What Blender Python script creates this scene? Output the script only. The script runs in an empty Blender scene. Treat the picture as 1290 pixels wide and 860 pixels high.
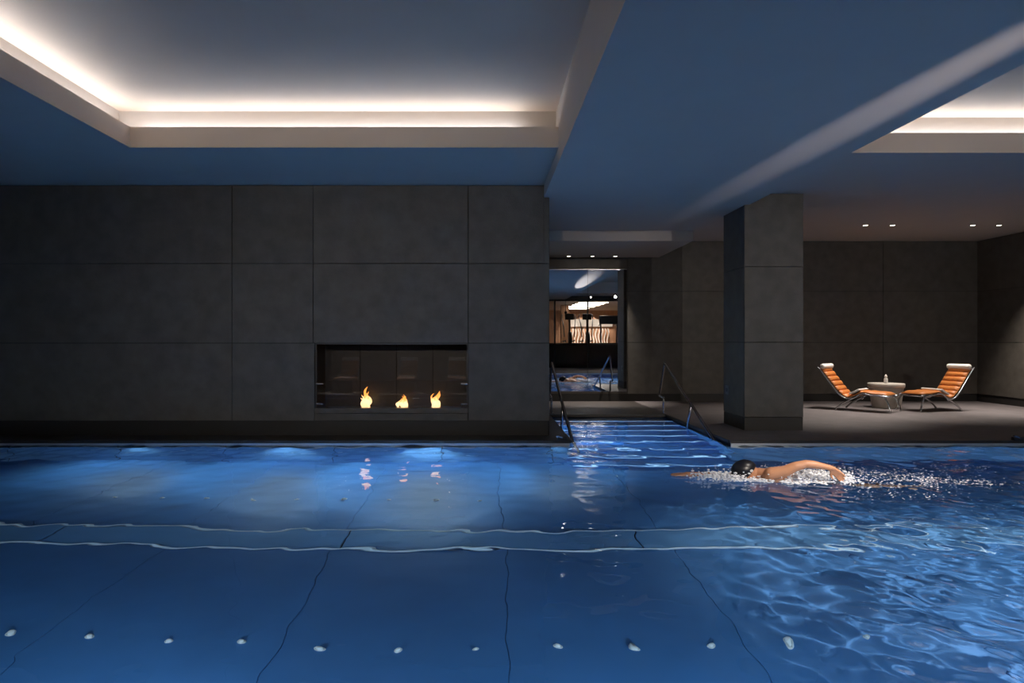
import bpy, bmesh, math, random
import numpy as np
from mathutils import Vector, Matrix, noise as mnoise

random.seed(7); np.random.seed(7)
PI = math.pi
S = bpy.context.scene
COL = S.collection

# ------------------------------------------------------------------ camera / world / exposure
# deck level is z = 0, depth runs along +Y, camera 1.4 m above the deck
cam_d = bpy.data.cameras.new('camera'); cam = bpy.data.objects.new('camera', cam_d); COL.objects.link(cam)
cam.location = (0, 0, 1.4); cam.rotation_euler = (PI/2, 0, 0)
cam_d.sensor_width = 36; cam_d.lens = 24.0
cam_d.shift_x = 0.0264; cam_d.shift_y = -0.0008
cam_d.clip_start = 0.05; cam_d.clip_end = 200
S.camera = cam

w = bpy.data.worlds.new('world'); S.world = w; w.use_nodes = True
w.node_tree.nodes['Background'].inputs[0].default_value = (0.02, 0.025, 0.035, 1)
w.node_tree.nodes['Background'].inputs[1].default_value = 0.3
vs = S.view_settings
vs.view_transform = 'Standard'; vs.look = 'None'; vs.gamma = 1; vs.exposure = 0.0; vs.use_curve_mapping = False
cy = S.cycles
cy.max_bounces = 12; cy.diffuse_bounces = 5; cy.glossy_bounces = 6; cy.transmission_bounces = 8; cy.transparent_max_bounces = 12
cy.caustics_reflective = False; cy.caustics_refractive = True
cy.sample_clamp_indirect = 4.0; cy.blur_glossy = 0.6
cy.use_denoising = True
try: cy.denoiser = 'OPENIMAGEDENOISE'
except Exception: pass

# light levels, all in one place
L_COVE = 27.0          # radiance of the LED strips in the coffers
L_POOL_SPOT = 270     # underwater wall lamps, far wall
L_POOL_FILL = 106     # added unseen fill lamps, near pool wall and steps
L_STEP = 1.5          # LED lines on the steps
L_DOWN = 430           # ceiling downlights
L_STREAK = 10000       # projector lamp grazing the beam
L_GYM = 26
L_CAUSTIC = 2200  # added spotlight over the right of the pool, for caustics
L_FILL = 540         # added unseen fill spotlights on the near soffit

# ------------------------------------------------------------------ key dimensions
WATER = -0.06; PFLOOR = -1.36
ZS, ZB, ZU, ZC = 3.70, 3.52, 4.22, 3.32     # soffit, beam, coffer top, dropped ceiling at the back
YFAR, YNEAR = 9.60, 2.45                    # pool edges
XL, XR = -9.0, 11.4
YBACK, YFRONT = 15.8, -3.6
YFIRE = 10.12
SX0, SX1, SYB = 1.19, 3.45, 12.95           # stair recess

# ------------------------------------------------------------------ materials
def nt(name):
    m = bpy.data.materials.new(name); m.use_nodes = True
    t = m.node_tree; b = t.nodes['Principled BSDF']
    return m, t, b
def link(t, a, b): t.links.new(a, b)
def mat(name, col, rough=0.5, metal=0.0, var=0.0, scale=8.0, bump=0.0, bscale=60.0, rnd=0.0, stretch=None, spec=None, coat=0):
    m, t, b = nt(name)
    b.inputs['Base Color'].default_value = (*col, 1); b.inputs['Roughness'].default_value = rough
    b.inputs['Metallic'].default_value = metal
    if spec is not None: b.inputs['Specular IOR Level'].default_value = spec
    if coat: b.inputs['Coat Weight'].default_value = coat
    if var or bump or rnd:
        tc = t.nodes.new('ShaderNodeTexCoord'); mp = t.nodes.new('ShaderNodeMapping')
        link(t, tc.outputs['Object'], mp.inputs['Vector'])
        if stretch: mp.inputs['Scale'].default_value = stretch
    if var or rnd:
        n = t.nodes.new('ShaderNodeTexNoise'); n.inputs['Scale'].default_value = scale; n.inputs['Detail'].default_value = 6
        link(t, mp.outputs['Vector'], n.inputs['Vector'])
        r = t.nodes.new('ShaderNodeMapRange'); r.inputs['From Min'].default_value = 0.3; r.inputs['From Max'].default_value = 0.7
        r.inputs['To Min'].default_value = 1-var; r.inputs['To Max'].default_value = 1+var
        link(t, n.outputs['Fac'], r.inputs['Value'])
        v = r.outputs['Result']
        if rnd:
            oi = t.nodes.new('ShaderNodeObjectInfo'); rr = t.nodes.new('ShaderNodeMapRange')
            rr.inputs['To Min'].default_value = 1-rnd; rr.inputs['To Max'].default_value = 1+rnd
            link(t, oi.outputs['Random'], rr.inputs['Value'])
            mu = t.nodes.new('ShaderNodeMath'); mu.operation = 'MULTIPLY'
            link(t, v, mu.inputs[0]); link(t, rr.outputs['Result'], mu.inputs[1]); v = mu.outputs[0]
        hs = t.nodes.new('ShaderNodeHueSaturation'); hs.inputs['Color'].default_value = (*col, 1)
        link(t, v, hs.inputs['Value']); link(t, hs.outputs['Color'], b.inputs['Base Color'])
    if bump:
        n2 = t.nodes.new('ShaderNodeTexNoise'); n2.inputs['Scale'].default_value = bscale; n2.inputs['Detail'].default_value = 4
        link(t, mp.outputs['Vector'], n2.inputs['Vector'])
        bp = t.nodes.new('ShaderNodeBump'); bp.inputs['Strength'].default_value = bump; bp.inputs['Distance'].default_value = 0.01
        link(t, n2.outputs['Fac'], bp.inputs['Height']); link(t, bp.outputs['Normal'], b.inputs['Normal'])
    return m
def emit(name, col, strength):
    m = bpy.data.materials.new(name); m.use_nodes = True; t = m.node_tree
    t.nodes.remove(t.nodes['Principled BSDF'])
    e = t.nodes.new('ShaderNodeEmission'); e.inputs[0].default_value = (*col, 1); e.inputs[1].default_value = strength
    link(t, e.outputs[0], t.nodes['Material Output'].inputs['Surface'])
    return m
def glass_thin(name, tint=(1, 1, 1), f=1.0):
    m = bpy.data.materials.new(name); m.use_nodes = True; t = m.node_tree
    t.nodes.remove(t.nodes['Principled BSDF'])
    tr = t.nodes.new('ShaderNodeBsdfTransparent'); tr.inputs[0].default_value = (*tint, 1)
    gl = t.nodes.new('ShaderNodeBsdfGlossy'); gl.inputs['Roughness'].default_value = 0.02
    fr = t.nodes.new('ShaderNodeFresnel'); fr.inputs[0].default_value = 1.5
    mu = t.nodes.new('ShaderNodeMath'); mu.operation = 'MULTIPLY'; mu.inputs[1].default_value = f
    mx = t.nodes.new('ShaderNodeMixShader')
    link(t, fr.outputs[0], mu.inputs[0]); link(t, mu.outputs[0], mx.inputs[0])
    link(t, tr.outputs[0], mx.inputs[1]); link(t, gl.outputs[0], mx.inputs[2])
    link(t, mx.outputs[0], t.nodes['Material Output'].inputs['Surface'])
    return m
def water_mat():
    m = bpy.data.materials.new('water'); m.use_nodes = True; t = m.node_tree
    t.nodes.remove(t.nodes['Principled BSDF'])
    g = t.nodes.new('ShaderNodeBsdfGlass'); g.inputs['IOR'].default_value = 1.333; g.inputs['Roughness'].default_value = 0.0
    g.inputs['Color'].default_value = (0.93, 0.97, 1, 1)
    link(t, g.outputs[0], t.nodes['Material Output'].inputs['Surface'])
    return m
def flame_mat():
    m = bpy.data.materials.new('flame'); m.use_nodes = True; t = m.node_tree
    t.nodes.remove(t.nodes['Principled BSDF'])
    tc = t.nodes.new('ShaderNodeTexCoord'); sp = t.nodes.new('ShaderNodeSeparateXYZ'); link(t, tc.outputs['Generated'], sp.inputs[0])
    n = t.nodes.new('ShaderNodeTexNoise'); n.inputs['Scale'].default_value = 5; link(t, tc.outputs['Generated'], n.inputs['Vector'])
    ad = t.nodes.new('ShaderNodeMath'); ad.operation = 'MULTIPLY_ADD'; ad.inputs[1].default_value = 0.7
    link(t, n.outputs['Fac'], ad.inputs[0]); link(t, sp.outputs['Z'], ad.inputs[2])
    cr = t.nodes.new('ShaderNodeValToRGB'); link(t, ad.outputs[0], cr.inputs[0])
    e = cr.color_ramp.elements; e[0].position = 0.25; e[0].color = (1.0, 0.52, 0.22, 1); e[1].position = 1.25; e[1].color = (1, 0.32, 0.06, 1)
    k = e.new(0.65); k.color = (1, 0.72, 0.36, 1)
    em = t.nodes.new('ShaderNodeEmission'); em.inputs[1].default_value = 2.2; link(t, cr.outputs[0], em.inputs[0])
    link(t, em.outputs[0], t.nodes['Material Output'].inputs['Surface'])
    return m

M = {
 'stone': mat('dark_stone', (0.092, 0.082, 0.069), 0.62, var=0.16, scale=5, bump=0.25, bscale=45, rnd=0.10, spec=0.35),
 'joint': mat('joint_dark', (0.008, 0.008, 0.008), 0.9),
 'plinth': mat('plinth_dark', (0.018, 0.016, 0.014), 0.6, var=0.1),
 'ceil': mat('ceiling_plaster', (0.56, 0.50, 0.445), 0.75, var=0.015, scale=3),
 'ceil_warm': mat('coffer_ceiling_warmed', (0.66, 0.535, 0.42), 0.75, var=0.015, scale=3),  # ceiling plaster warmed in colour to cancel blue pool light in the coffers
 'lip': mat('coffer_lip_paint', (0.54, 0.47, 0.40), 0.6),
 'deck_dark': mat('deck_dark_stone', (0.040, 0.034, 0.030), 0.38, var=0.25, scale=3, bump=0.1, bscale=40, stretch=(0.4, 3, 1)),
 'carpet': mat('deck_grey_stone', (0.14, 0.122, 0.120), 0.62, var=0.14, scale=4, bump=0.15, bscale=90),
 'lipdark': mat('deck_edge', (0.025, 0.023, 0.022), 0.35),
 'rim': mat('pool_rim_steel', (0.55, 0.60, 0.62), 0.3, metal=0.6),
 'pool': mat('pool_panel_blue', (0.060, 0.205, 0.50), 0.45, var=0.10, scale=1.2, rnd=0.05),
 'poolwall': mat('pool_wall_steel_blue', (0.13, 0.30, 0.58), 0.4, var=0.08, scale=1.5),
 'poolseam': mat('pool_seam', (0.008, 0.02, 0.05), 0.8),
 'pstrip': mat('pool_channel_cover', (0.13, 0.34, 0.68), 0.4, var=0.05, scale=2),
 'pedge': mat('pool_channel_edge_glint', (0.70, 0.84, 0.95), 0.35),  # pale colour stands in for light caught on the channel edges
 'step': mat('pool_step_blue', (0.07, 0.24, 0.62), 0.45, var=0.05),
 'steel': mat('brushed_steel', (0.62, 0.62, 0.63), 0.22, metal=1.0),
 'darksteel': mat('dark_steel', (0.10, 0.10, 0.11), 0.3, metal=0.9),
 'leather': mat('orange_leather', (0.50, 0.165, 0.035), 0.45, var=0.10, scale=14, bump=0.1, bscale=120, rnd=0.05),
 'white': mat('white_towel', (0.80, 0.76, 0.70), 0.85, bump=0.3, bscale=220),
 'table': mat('cream_lacquer', (0.55, 0.51, 0.45), 0.5, var=0.03),
 'bottle': mat('white_ceramic', (0.78, 0.76, 0.72), 0.3),
 'black': mat('black_plastic', (0.012, 0.012, 0.014), 0.4),
 'socket': mat('socket_plate', (0.13, 0.13, 0.135), 0.45),
 'skin': mat('skin', (0.56, 0.27, 0.145), 0.42, var=0.06, scale=9, bump=0.05, bscale=90),
 'cap': mat('black_latex', (0.010, 0.011, 0.016), 0.32),
 'trunks': mat('navy_fabric', (0.012, 0.016, 0.035), 0.6),
 'foam': mat('foam_white', (0.86, 0.88, 0.93), 0.5),
 'led': emit('cove_led', (0.93, 0.97, 1.06), L_COVE),
 'lens': emit('downlight_lens', (1.0, 0.90, 0.80), 9.0),
 'plens': emit('pool_lamp_lens', (0.75, 0.95, 1.0), 6.0),
 'nozzle': mat('floor_inlet_white', (0.92, 0.95, 0.97), 0.35),
 'stepled': emit('step_led', (0.35, 0.66, 1.0), L_STEP),
 'flame': flame_mat(),
 'glass': glass_thin('clear_glass'),
 'fireglass': glass_thin('fire_glass', (0.96, 0.95, 0.94), 1.2),
 'gymled': emit('gym_light_panel', (1.0, 0.86, 0.70), L_GYM),
 'gymwall': mat('gym_wall_cream', (0.62, 0.50, 0.38), 0.7),
 'gymwood': mat('gym_wood', (0.25, 0.13, 0.07), 0.5, var=0.2, stretch=(1, 1, 0.1)),
 'gymceil': mat('gym_ceiling_tan', (0.30, 0.22, 0.16), 0.7),
 'gymfloor': mat('gym_floor', (0.20, 0.14, 0.10), 0.4),
 'slat': mat('white_slat', (0.85, 0.80, 0.72), 0.5),
 'blackglass': mat('dark_glass_panel', (0.015, 0.017, 0.016), 0.12, spec=0.6),
 'mullion': mat('black_mullion', (0.01, 0.01, 0.01), 0.4),
 'water': water_mat(),
 'soot': mat('firebox_dark', (0.036, 0.031, 0.028), 0.4, var=0.1),
}
mm, t_, b_ = nt('mirror_silver'); b_.inputs['Base Color'].default_value = (0.86, 0.89, 0.91, 1); b_.inputs['Metallic'].default_value = 1; b_.inputs['Roughness'].default_value = 0.0
M['mirror'] = mm

# ------------------------------------------------------------------ helpers
def new_obj(name, me, m=None, parent=None, smooth=False):
    o = bpy.data.objects.new(name, me); COL.objects.link(o)
    if m is not None and not me.materials: me.materials.append(M[m] if isinstance(m, str) else m)
    if parent is not None: o.parent = parent
    if smooth: me.polygons.foreach_set('use_smooth', [True]*len(me.polygons))
    return o
def tag(o, label=None, cat=None, group=None, kind=None):
    if label: o['label'] = label
    if cat: o['category'] = cat
    if group: o['group'] = group
    if kind: o['kind'] = kind
    return o
def empty(name, loc=(0, 0, 0), rz=0, **kw):
    o = bpy.data.objects.new(name, None); COL.objects.link(o); o.empty_display_size = 0.1
    o.location = loc; o.rotation_euler = (0, 0, rz)
    return tag(o, **kw)
class MB:
    def __init__(s): s.v = []; s.f = []
    def box(s, x0, x1, y0, y1, z0, z1):
        n = len(s.v)
        s.v += [(x0,y0,z0),(x1,y0,z0),(x1,y1,z0),(x0,y1,z0),(x0,y0,z1),(x1,y0,z1),(x1,y1,z1),(x0,y1,z1)]
        s.f += [tuple(n+i for i in q) for q in ((0,3,2,1),(4,5,6,7),(0,1,5,4),(1,2,6,5),(2,3,7,6),(3,0,4,7))]
        return s
    def tube(s, pts, r, seg=10, cap=True):
        pts = [Vector(p) for p in pts]; N = len(pts)
        rs = r if isinstance(r, (list, tuple)) else [r]*N
        up = None; base = len(s.v)
        for i, p in enumerate(pts):
            d = (pts[min(i+1, N-1)] - pts[max(i-1, 0)]).normalized()
            if up is None:
                up = Vector((0, 0, 1)) if abs(d.z) < 0.9 else Vector((1, 0, 0))
            a = (up - d*up.dot(d)).normalized(); b = d.cross(a); up = a
            for k in range(seg):
                t = 2*PI*k/seg
                s.v.append(tuple(p + a*math.cos(t)*rs[i] + b*math.sin(t)*rs[i]))
        for i in range(N-1):
            for k in range(seg):
                q = (k+1) % seg
                s.f.append((base+i*seg+k, base+i*seg+q, base+(i+1)*seg+q, base+(i+1)*seg+k))
        if cap:
            s.f.append(tuple(base+k for k in reversed(range(seg)))); s.f.append(tuple(base+(N-1)*seg+k for k in range(seg)))
        return s
    def lathe(s, prof, seg=28, c=(0, 0, 0), ax='z', cap=True):
        base = len(s.v); N = len(prof)
        for r, h in prof:
            for k in range(seg):
                t = 2*PI*k/seg; a, b = r*math.cos(t), r*math.sin(t)
                if ax == 'z': p = (c[0]+a, c[1]+b, c[2]+h)
                elif ax == 'y': p = (c[0]+a, c[1]-h, c[2]+b)
                else: p = (c[0]+h, c[1]+a, c[2]+b)
                s.v.append(p)
        for i in range(N-1):
            for k in range(seg):
                q = (k+1) % seg
                s.f.append((base+i*seg+k, base+i*seg+q, base+(i+1)*seg+q, base+(i+1)*seg+k))
        if cap:
            s.f.append(tuple(base+k for k in reversed(range(seg)))); s.f.append(tuple(base+(N-1)*seg+k for k in range(seg)))
        return s
    def mesh(s, name):
        me = bpy.data.meshes.new(name); me.from_pydata(s.v, [], s.f); me.update(); return me
    def build(s, name, m, parent=None, smooth=False):
        return new_obj(name, s.mesh(name), m, parent, smooth)
def soft(o, wdt=0.004, seg=2):
    b = o.modifiers.new('bevel', 'BEVEL'); b.width = wdt; b.segments = seg; b.limit_method = 'ANGLE'; return o
def box(name, x0, x1, y0, y1, z0, z1, m, parent=None, bev=0):
    o = MB().box(x0, x1, y0, y1, z0, z1).build(name, m, parent)
    if bev: soft(o, bev)
    return o
def st(o, label=None): return tag(o, label, kind='structure')
def copy_tree(o, parent=None):
    c = o.copy(); COL.objects.link(c)
    if parent is not None: c.parent = parent
    for ch in list(o.children): copy_tree(ch, c)
    return c
def catmull(pts, n=8):
    P = [Vector(p) for p in pts]; out = []
    P = [P[0]*2-P[1]] + P + [P[-1]*2-P[-2]]
    for i in range(1, len(P)-2):
        for k in range(n):
            t = k/n; a, b, c, d = P[i-1], P[i], P[i+1], P[i+2]
            out.append(0.5*((2*b)+(c-a)*t+(2*a-5*b+4*c-d)*t*t+(-a+3*b-3*c+d)*t**3))
    out.append(P[-2]); return out
def spot(name, loc, target, power, angle, blend=0.6, col=(1, 1, 1), radius=0.03, parent=None):
    l = bpy.data.lights.new(name, 'SPOT'); l.energy = power; l.spot_size = angle; l.spot_blend = blend; l.color = col; l.shadow_soft_size = radius
    o = bpy.data.objects.new(name, l); COL.objects.link(o)
    d = Vector(target)-Vector(loc); o.rotation_euler = d.to_track_quat('-Z', 'Y').to_euler(); o.location = loc
    if parent is not None:
        o.parent = parent; o.location = Vector(loc) - parent.location
    return o

# ------------------------------------------------------------------ the setting: floors and deck
T = 0.30
deck = MB().box(XL, SX0, YFAR, YBACK, -T, 0)
st(deck.build('floor_hearth_deck', 'deck_dark'))
st(box('floor_corridor', SX0, SX1, SYB, YBACK, -T, 0, 'deck_dark'))
st(box('floor_lounge', SX1, XR, YFAR, YBACK, -T, 0, 'carpet'))
st(box('floor_near_deck', XL, XR, YFRONT, YNEAR, -T, 0, 'carpet'))
# dark nosing strips along the pool edge, with a thin steel rim at the water line
st(MB().box(XL, SX0+0.02, YFAR-0.05, YFAR, -0.035, 0.004).build('trim_1', 'lipdark'))
st(MB().box(SX1-0.02, XR, YFAR-0.05, YFAR, -0.035, 0.004).build('trim_2', 'lipdark'))
st(MB().box(SX0, SX0+0.03, YFAR, SYB, -0.035, 0.004).build('trim_3', 'lipdark'))
st(MB().box(SX1-0.03, SX1, YFAR, SYB, -0.035, 0.004).build('trim_4', 'lipdark'))
st(MB().box(SX0, SX1, SYB-0.03, SYB, -0.035, 0.004).build('trim_5', 'lipdark'))
st(MB().box(XL, XR, YNEAR, YNEAR+0.03, -0.035, 0.004).build('trim_6', 'rim'))
st(MB().box(XL, SX0, YFAR-0.035, YFAR-0.005, -0.085, -0.035).build('trim_7', 'rim'))
st(MB().box(SX1, XR, YFAR-0.035, YFAR-0.005, -0.085, -0.035).build('trim_8', 'rim'))

# pool shell: seam-coloured bed, panels laid on it with open joints
bed = st(box('pool_bed', XL-0.1, XR+0.1, YNEAR-0.1, SYB+0.3, PFLOOR-0.12, PFLOOR-0.02, 'poolseam'), 'pool floor of broad blue panels with dark joints')
def floor_panel(x0, x1, y0, y1, m='pool', z=0.0):
    g = 0.0018
    soft(box('floor_panel', x0+g, x1-g, y0+g, y1-g, PFLOOR-0.03, PFLOOR+z, m, bed), 0.004, 1)
k = -6
xs = [0.17+1.52*i for i in range(-6, 8)]
xs = [x for x in xs if XL < x < XR]; xs = [XL]+xs+[XR]
for a, b in zip(xs[:-1], xs[1:]):
    floor_panel(a, b, YNEAR, 6.07); floor_panel(a, b, 6.60, YFAR)
ch = st(box('pool_channel', XL, XR, 6.07, 6.60, PFLOOR-0.05, PFLOOR-0.015, 'poolseam'), 'long pale channel cover running along the middle of the pool floor')
xs2 = [-6.7, -4.0, -1.29, 1.42, 4.13, 6.84, 9.5]; xs2 = [XL]+xs2+[XR]
for a, b in zip(xs2[:-1], xs2[1:]):
    soft(box('channel_cover', a+0.008, b-0.008, 6.105, 6.565, PFLOOR-0.02, PFLOOR+0.012, 'pstrip', ch), 0.004, 1)
    for y in (6.075, 6.572):
        soft(box('channel_edge', a, b, y+0.004, y+0.020, PFLOOR-0.02, PFLOOR+0.022, 'pedge', ch), 0.005, 2)
pw = st(MB().box(XL, SX0, YFAR, YFAR+0.2, PFLOOR-0.02, -0.05).build('wall_pool_far', 'poolwall'))
for i in range(7):
    x = -8.2+1.52*i
    if x < SX0: box('wall_seam', x-0.006, x+0.006, YFAR-0.003, YFAR, PFLOOR, -0.09, 'poolseam', pw)
st(MB().box(SX1, XR, YFAR, YFAR+0.2, PFLOOR-0.02, -0.05).build('wall_pool_lounge', 'poolwall'))
st(MB().box(SX0-0.2, SX0, YFAR+0.2, SYB, PFLOOR-0.02, -0.05).build('wall_stair_hearth_side', 'pool'))
st(MB().box(SX1, SX1+0.2, YFAR+0.2, SYB, PFLOOR-0.02, -0.05).build('wall_stair_lounge_side', 'pool'))
st(MB().box(SX0-0.2, SX1+0.2, SYB, SYB+0.2, PFLOOR-0.02, -0.05).build('wall_stair_back', 'pool'))
st(MB().box(XL, XR, YNEAR-0.2, YNEAR, PFLOOR-0.02, -0.05).build('wall_pool_near', 'pool'))
st(MB().box(XL-0.2, XL, YNEAR, YFAR, PFLOOR-0.02, -0.05).build('wall_pool_left', 'pool'))
st(MB().box(XR-0.4, XR-0.2, YNEAR, YFAR, PFLOOR-0.02, 0.0).build('wall_pool_right', 'pool'))

# underwater steps
stairs = empty('pool_steps', (0, 0, 0), label='flight of blue lit underwater steps between two handrails', cat='steps')
NST = 8; run = (SYB-9.25)/NST
for i in range(NST):
    top = WATER-0.055-0.155*i; y1 = SYB-run*i; y0 = y1-run
    s_ = soft(box('step', SX0+0.002, SX1-0.002, y0, y1 if i else SYB-0.002, PFLOOR, top, 'step', stairs), 0.006, 2)
    box('nosing_light', SX0+0.02, SX1-0.02, y0-0.012, y0-0.001, top-0.055, top-0.03, 'stepled', s_)

# ------------------------------------------------------------------ walls
def panel(x0, x1, z0, z1, y, parent, face='y', th=0.03, m='stone'):
    g = 0.0045
    if face == 'y': o = box('wall_panel', x0+g, x1-g, y-th, y, z0+g, z1-g, m, parent)
    elif face == '-y': o = box('wall_panel', x0+g, x1-g, y, y+th, z0+g, z1-g, m, parent)
    elif face == '-x': o = box('wall_panel', y-th, y, x0+g, x1-g, z0+g, z1-g, m, parent)   # x0..x1 run along Y, face looks to -X
    else: o = box('wall_panel', y, y+th, x0+g, x1-g, z0+g, z1-g, m, parent)
    return soft(o, 0.0025, 1)
# fireplace wall
FX0, FX1, FZ0, FZ1 = -2.52, -0.247, 0.33, 1.365
WX1 = 0.953; ZB0 = 0.215
wf = MB()
by0, by1 = YFIRE, YFIRE+0.9
wf.box(XL, FX0, by0, by1, 0, ZS); wf.box(FX1, WX1, by0, by1, 0, ZS)
wf.box(FX0, FX1, by0, by1, FZ1, ZS); wf.box(FX0, FX1, by0, by1, 0, FZ0); wf.box(FX0, FX1, by0+0.6, by1, FZ0, FZ1)
wall_f = st(wf.build('wall_fireplace', 'joint'), 'long dark stone panelled wall with a fireplace opening')
cols = [XL, -3.74, -2.54, -0.247, WX1]
rows = [ZB0, 1.365, 2.54, ZS-0.004]
for i in range(4):
    for j in range(3):
        a, b, c, d = cols[i], cols[i+1], rows[j], rows[j+1]
        if i == 2 and j == 0: panel(a+0.02, b, ZB0, FZ0, YFIRE, wall_f); continue
        if j == 2 and i == 3: panel(a, 0.875, c, d, YFIRE, wall_f); panel(0.875-0.008, b, c, ZB, YFIRE, wall_f); continue
        panel(a, b if not (i == 1 and j == 0) else FX0, c, d, YFIRE, wall_f)
st(box('baseboard_fireplace', XL, WX1-0.02, YFIRE-0.012, YFIRE, 0, ZB0, 'plinth'))
# back wall and right wall
wb = st(box('wall_back', XL, XR, YBACK, YBACK+0.2, 0, ZS, 'joint'), 'dark stone panelled wall at the end of the hall')
bx_ = [XL, -4, -1.5, 1.47, 3.30, 4.55, 6.9, 9.2, XR]; bz = [0.17, 1.36, 2.54, ZS-0.004]
for i in range(len(bx_)-1):
    for j in range(3): panel(bx_[i], bx_[i+1], bz[j], bz[j+1] if not (bx_[i+1] < 4.1 and j == 2) else ZC, YBACK, wb)
st(box('baseboard_back', XL, XR-0.03, YBACK-0.012, YBACK, 0, 0.17, 'plinth'))
wr = st(box('wall_right', XR, XR+0.2, YFRONT, YBACK, 0, ZS, 'joint'), 'dark stone side wall beside the loungers')
ry = [YBACK-0.03, 13.4, 11.0, 8.6, 6.2, 3.8, 1.4, -1.0, YFRONT]
for i in range(len(ry)-1):
    for j in range(3): panel(ry[i+1], ry[i], bz[j], bz[j+1], XR, wr, '-x')
st(box('baseboard_right', XR-0.012, XR, YFRONT, YBACK-0.03, 0, 0.17, 'plinth'))
wl = st(box('wall_left', XL-0.2, XL, YFRONT, YBACK, 0, ZS, 'stone'))
# wall behind the camera, left of and right of the gym glazing
GX0, GX1 = 1.9, 8.9
wfr = MB().box(XL, GX0, YFRONT-0.2, YFRONT, 0, ZS).box(GX1, XR, YFRONT-0.2, YFRONT, 0, ZS).box(GX0, GX1, YFRONT-0.2, YFRONT, ZB-0.02, ZS)
st(wfr.build('wall_front', 'stone'))

# column with stone panels
CX0, CX1, CY0, CY1 = 4.05, 4.975, 10.66, 11.60
colm = st(box('column', CX0+0.03, CX1-0.03, CY0+0.03, CY1-0.03, 0, ZS, 'joint'), 'square dark stone clad column at the pool edge')
cz = [0.205, 1.375, 2.555, ZS-0.004]
for j in range(3):
    panel(CX0, CX1, cz[j], cz[j+1] , CY0+0.03, colm, 'y')
    panel(CX0, CX1, cz[j], cz[j+1], CY1-0.03, colm, '-y')
    panel(CY0+0.03, CY1-0.03, cz[j], min(cz[j+1], ZB), CX0+0.03, colm, '-x')
    panel(CY0+0.03, CY1-0.03, cz[j], cz[j+1], CX1-0.03, colm, 'x')
box('column_skirting', CX0+0.008, CX1-0.008, CY0+0.008, CY1-0.008, 0, 0.2, 'plinth', colm)

# ------------------------------------------------------------------ ceiling
BX0, BX1 = 0.875, 4.13                     # the low beam between the two coffers
st(box('ceiling_upper', XL-0.2, XR+0.2, YFRONT-0.2, YBACK+0.2, ZU, ZU+0.15, 'ceil_warm'))
st(box('ceiling_beam', BX0, BX1, YFRONT, YBACK, ZB, ZU, 'ceil'), 'broad low ceiling beam between two lit coffers')
st(box('ceiling_drop', WX1-6, 4.01, 13.15, YBACK, ZC, ZB, 'ceil'), 'dropped ceiling over the mirror')
def coffer(x0, x1, y0, y1, X0, X1, name, sides, label):
    # soffit plates around the opening x0..x1, y0..y1 and coffer walls set back behind an upstand lip
    s = 0.27; mb = MB()
    th = 0.19
    # soffit plates as full-height blocks beyond the cove recess
    lx = x0-s if 'l' in sides else x0; rx = x1+s if 'r' in sides else x1
    fy = y1+s if 'b' in sides else y1; ny = y0
    mb.box(X0, X1, fy, YBACK, ZS, ZU); mb.box(X0, X1, YFRONT, ny, ZS, ZU)
    if lx > X0: mb.box(X0, lx, ny, fy, ZS, ZU)
    if rx < X1: mb.box(rx, X1, ny, fy, ZS, ZU)
    o = st(mb.build(name, 'ceil'), label)
    if 'b' in sides:
        box('cove_ledge', x0, x1, y1+0.03, fy, ZS, ZS+th, 'ceil', o); box('cove_lip', x0, x1, y1, y1+0.03, ZS, ZS+0.245, 'lip', o)
    if 'l' in sides:
        box('cove_ledge', lx, x0-0.03, ny, fy, ZS, ZS+th, 'ceil', o); box('cove_ledge', x0-0.03, x0, y1+0.03, fy, ZS, ZS+th, 'ceil', o); box('cove_lip', x0-0.03, x0, ny, y1+0.03, ZS, ZS+0.245, 'lip', o)
    if 'r' in sides:
        box('cove_ledge', x1+0.03, rx, ny, fy, ZS, ZS+th, 'ceil', o); box('cove_ledge', x1, x1+0.03, y1+0.03, fy, ZS, ZS+th, 'ceil', o); box('cove_lip', x1, x1+0.03, ny, y1+0.03, ZS, ZS+0.245, 'lip', o)
    return o
c1 = coffer(-4.23, BX0, -1.5, 8.13, XL, BX0, 'ceiling_left', 'lb', 'ceiling coffer with a glowing cove over the left half of the pool')
c2 = coffer(BX1, 9.6, -1.5, 8.36, BX1, XR, 'ceiling_right', 'br', 'ceiling coffer with a glowing cove above the loungers side')
# LED strips lying in the coves
def led(x0, x1, y0, y1, label):
    o = empty('cove_light_strip', ((x0+x1)/2, (y0+y1)/2, ZS+0.19), label=label, cat='light strip', group='cove light strips')
    cx, cyy = o.location.x, o.location.y
    box('channel', x0-cx-0.01, x1-cx+0.01, y0-cyy-0.01, y1-cyy+0.01, 0, 0.012, 'steel', o)
    box('diffuser', x0-cx, x1-cx, y0-cyy, y1-cyy, 0.012, 0.035, 'led', o)
    return o
led(-4.20, 0.42, 8.33, 8.37, 'warm white cove light strip behind the lip above the fireplace wall')
led(-4.47, -4.43, -1.3, 8.2, 'warm white cove light strip running along the far left side of the coffer')
led(4.2, 9.5, 8.56, 8.60, 'warm white cove light strip in the coffer right of the beam')
led(9.80, 9.84, -1.3, 8.4, 'warm white cove light strip on the wall side of the right coffer')

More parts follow.
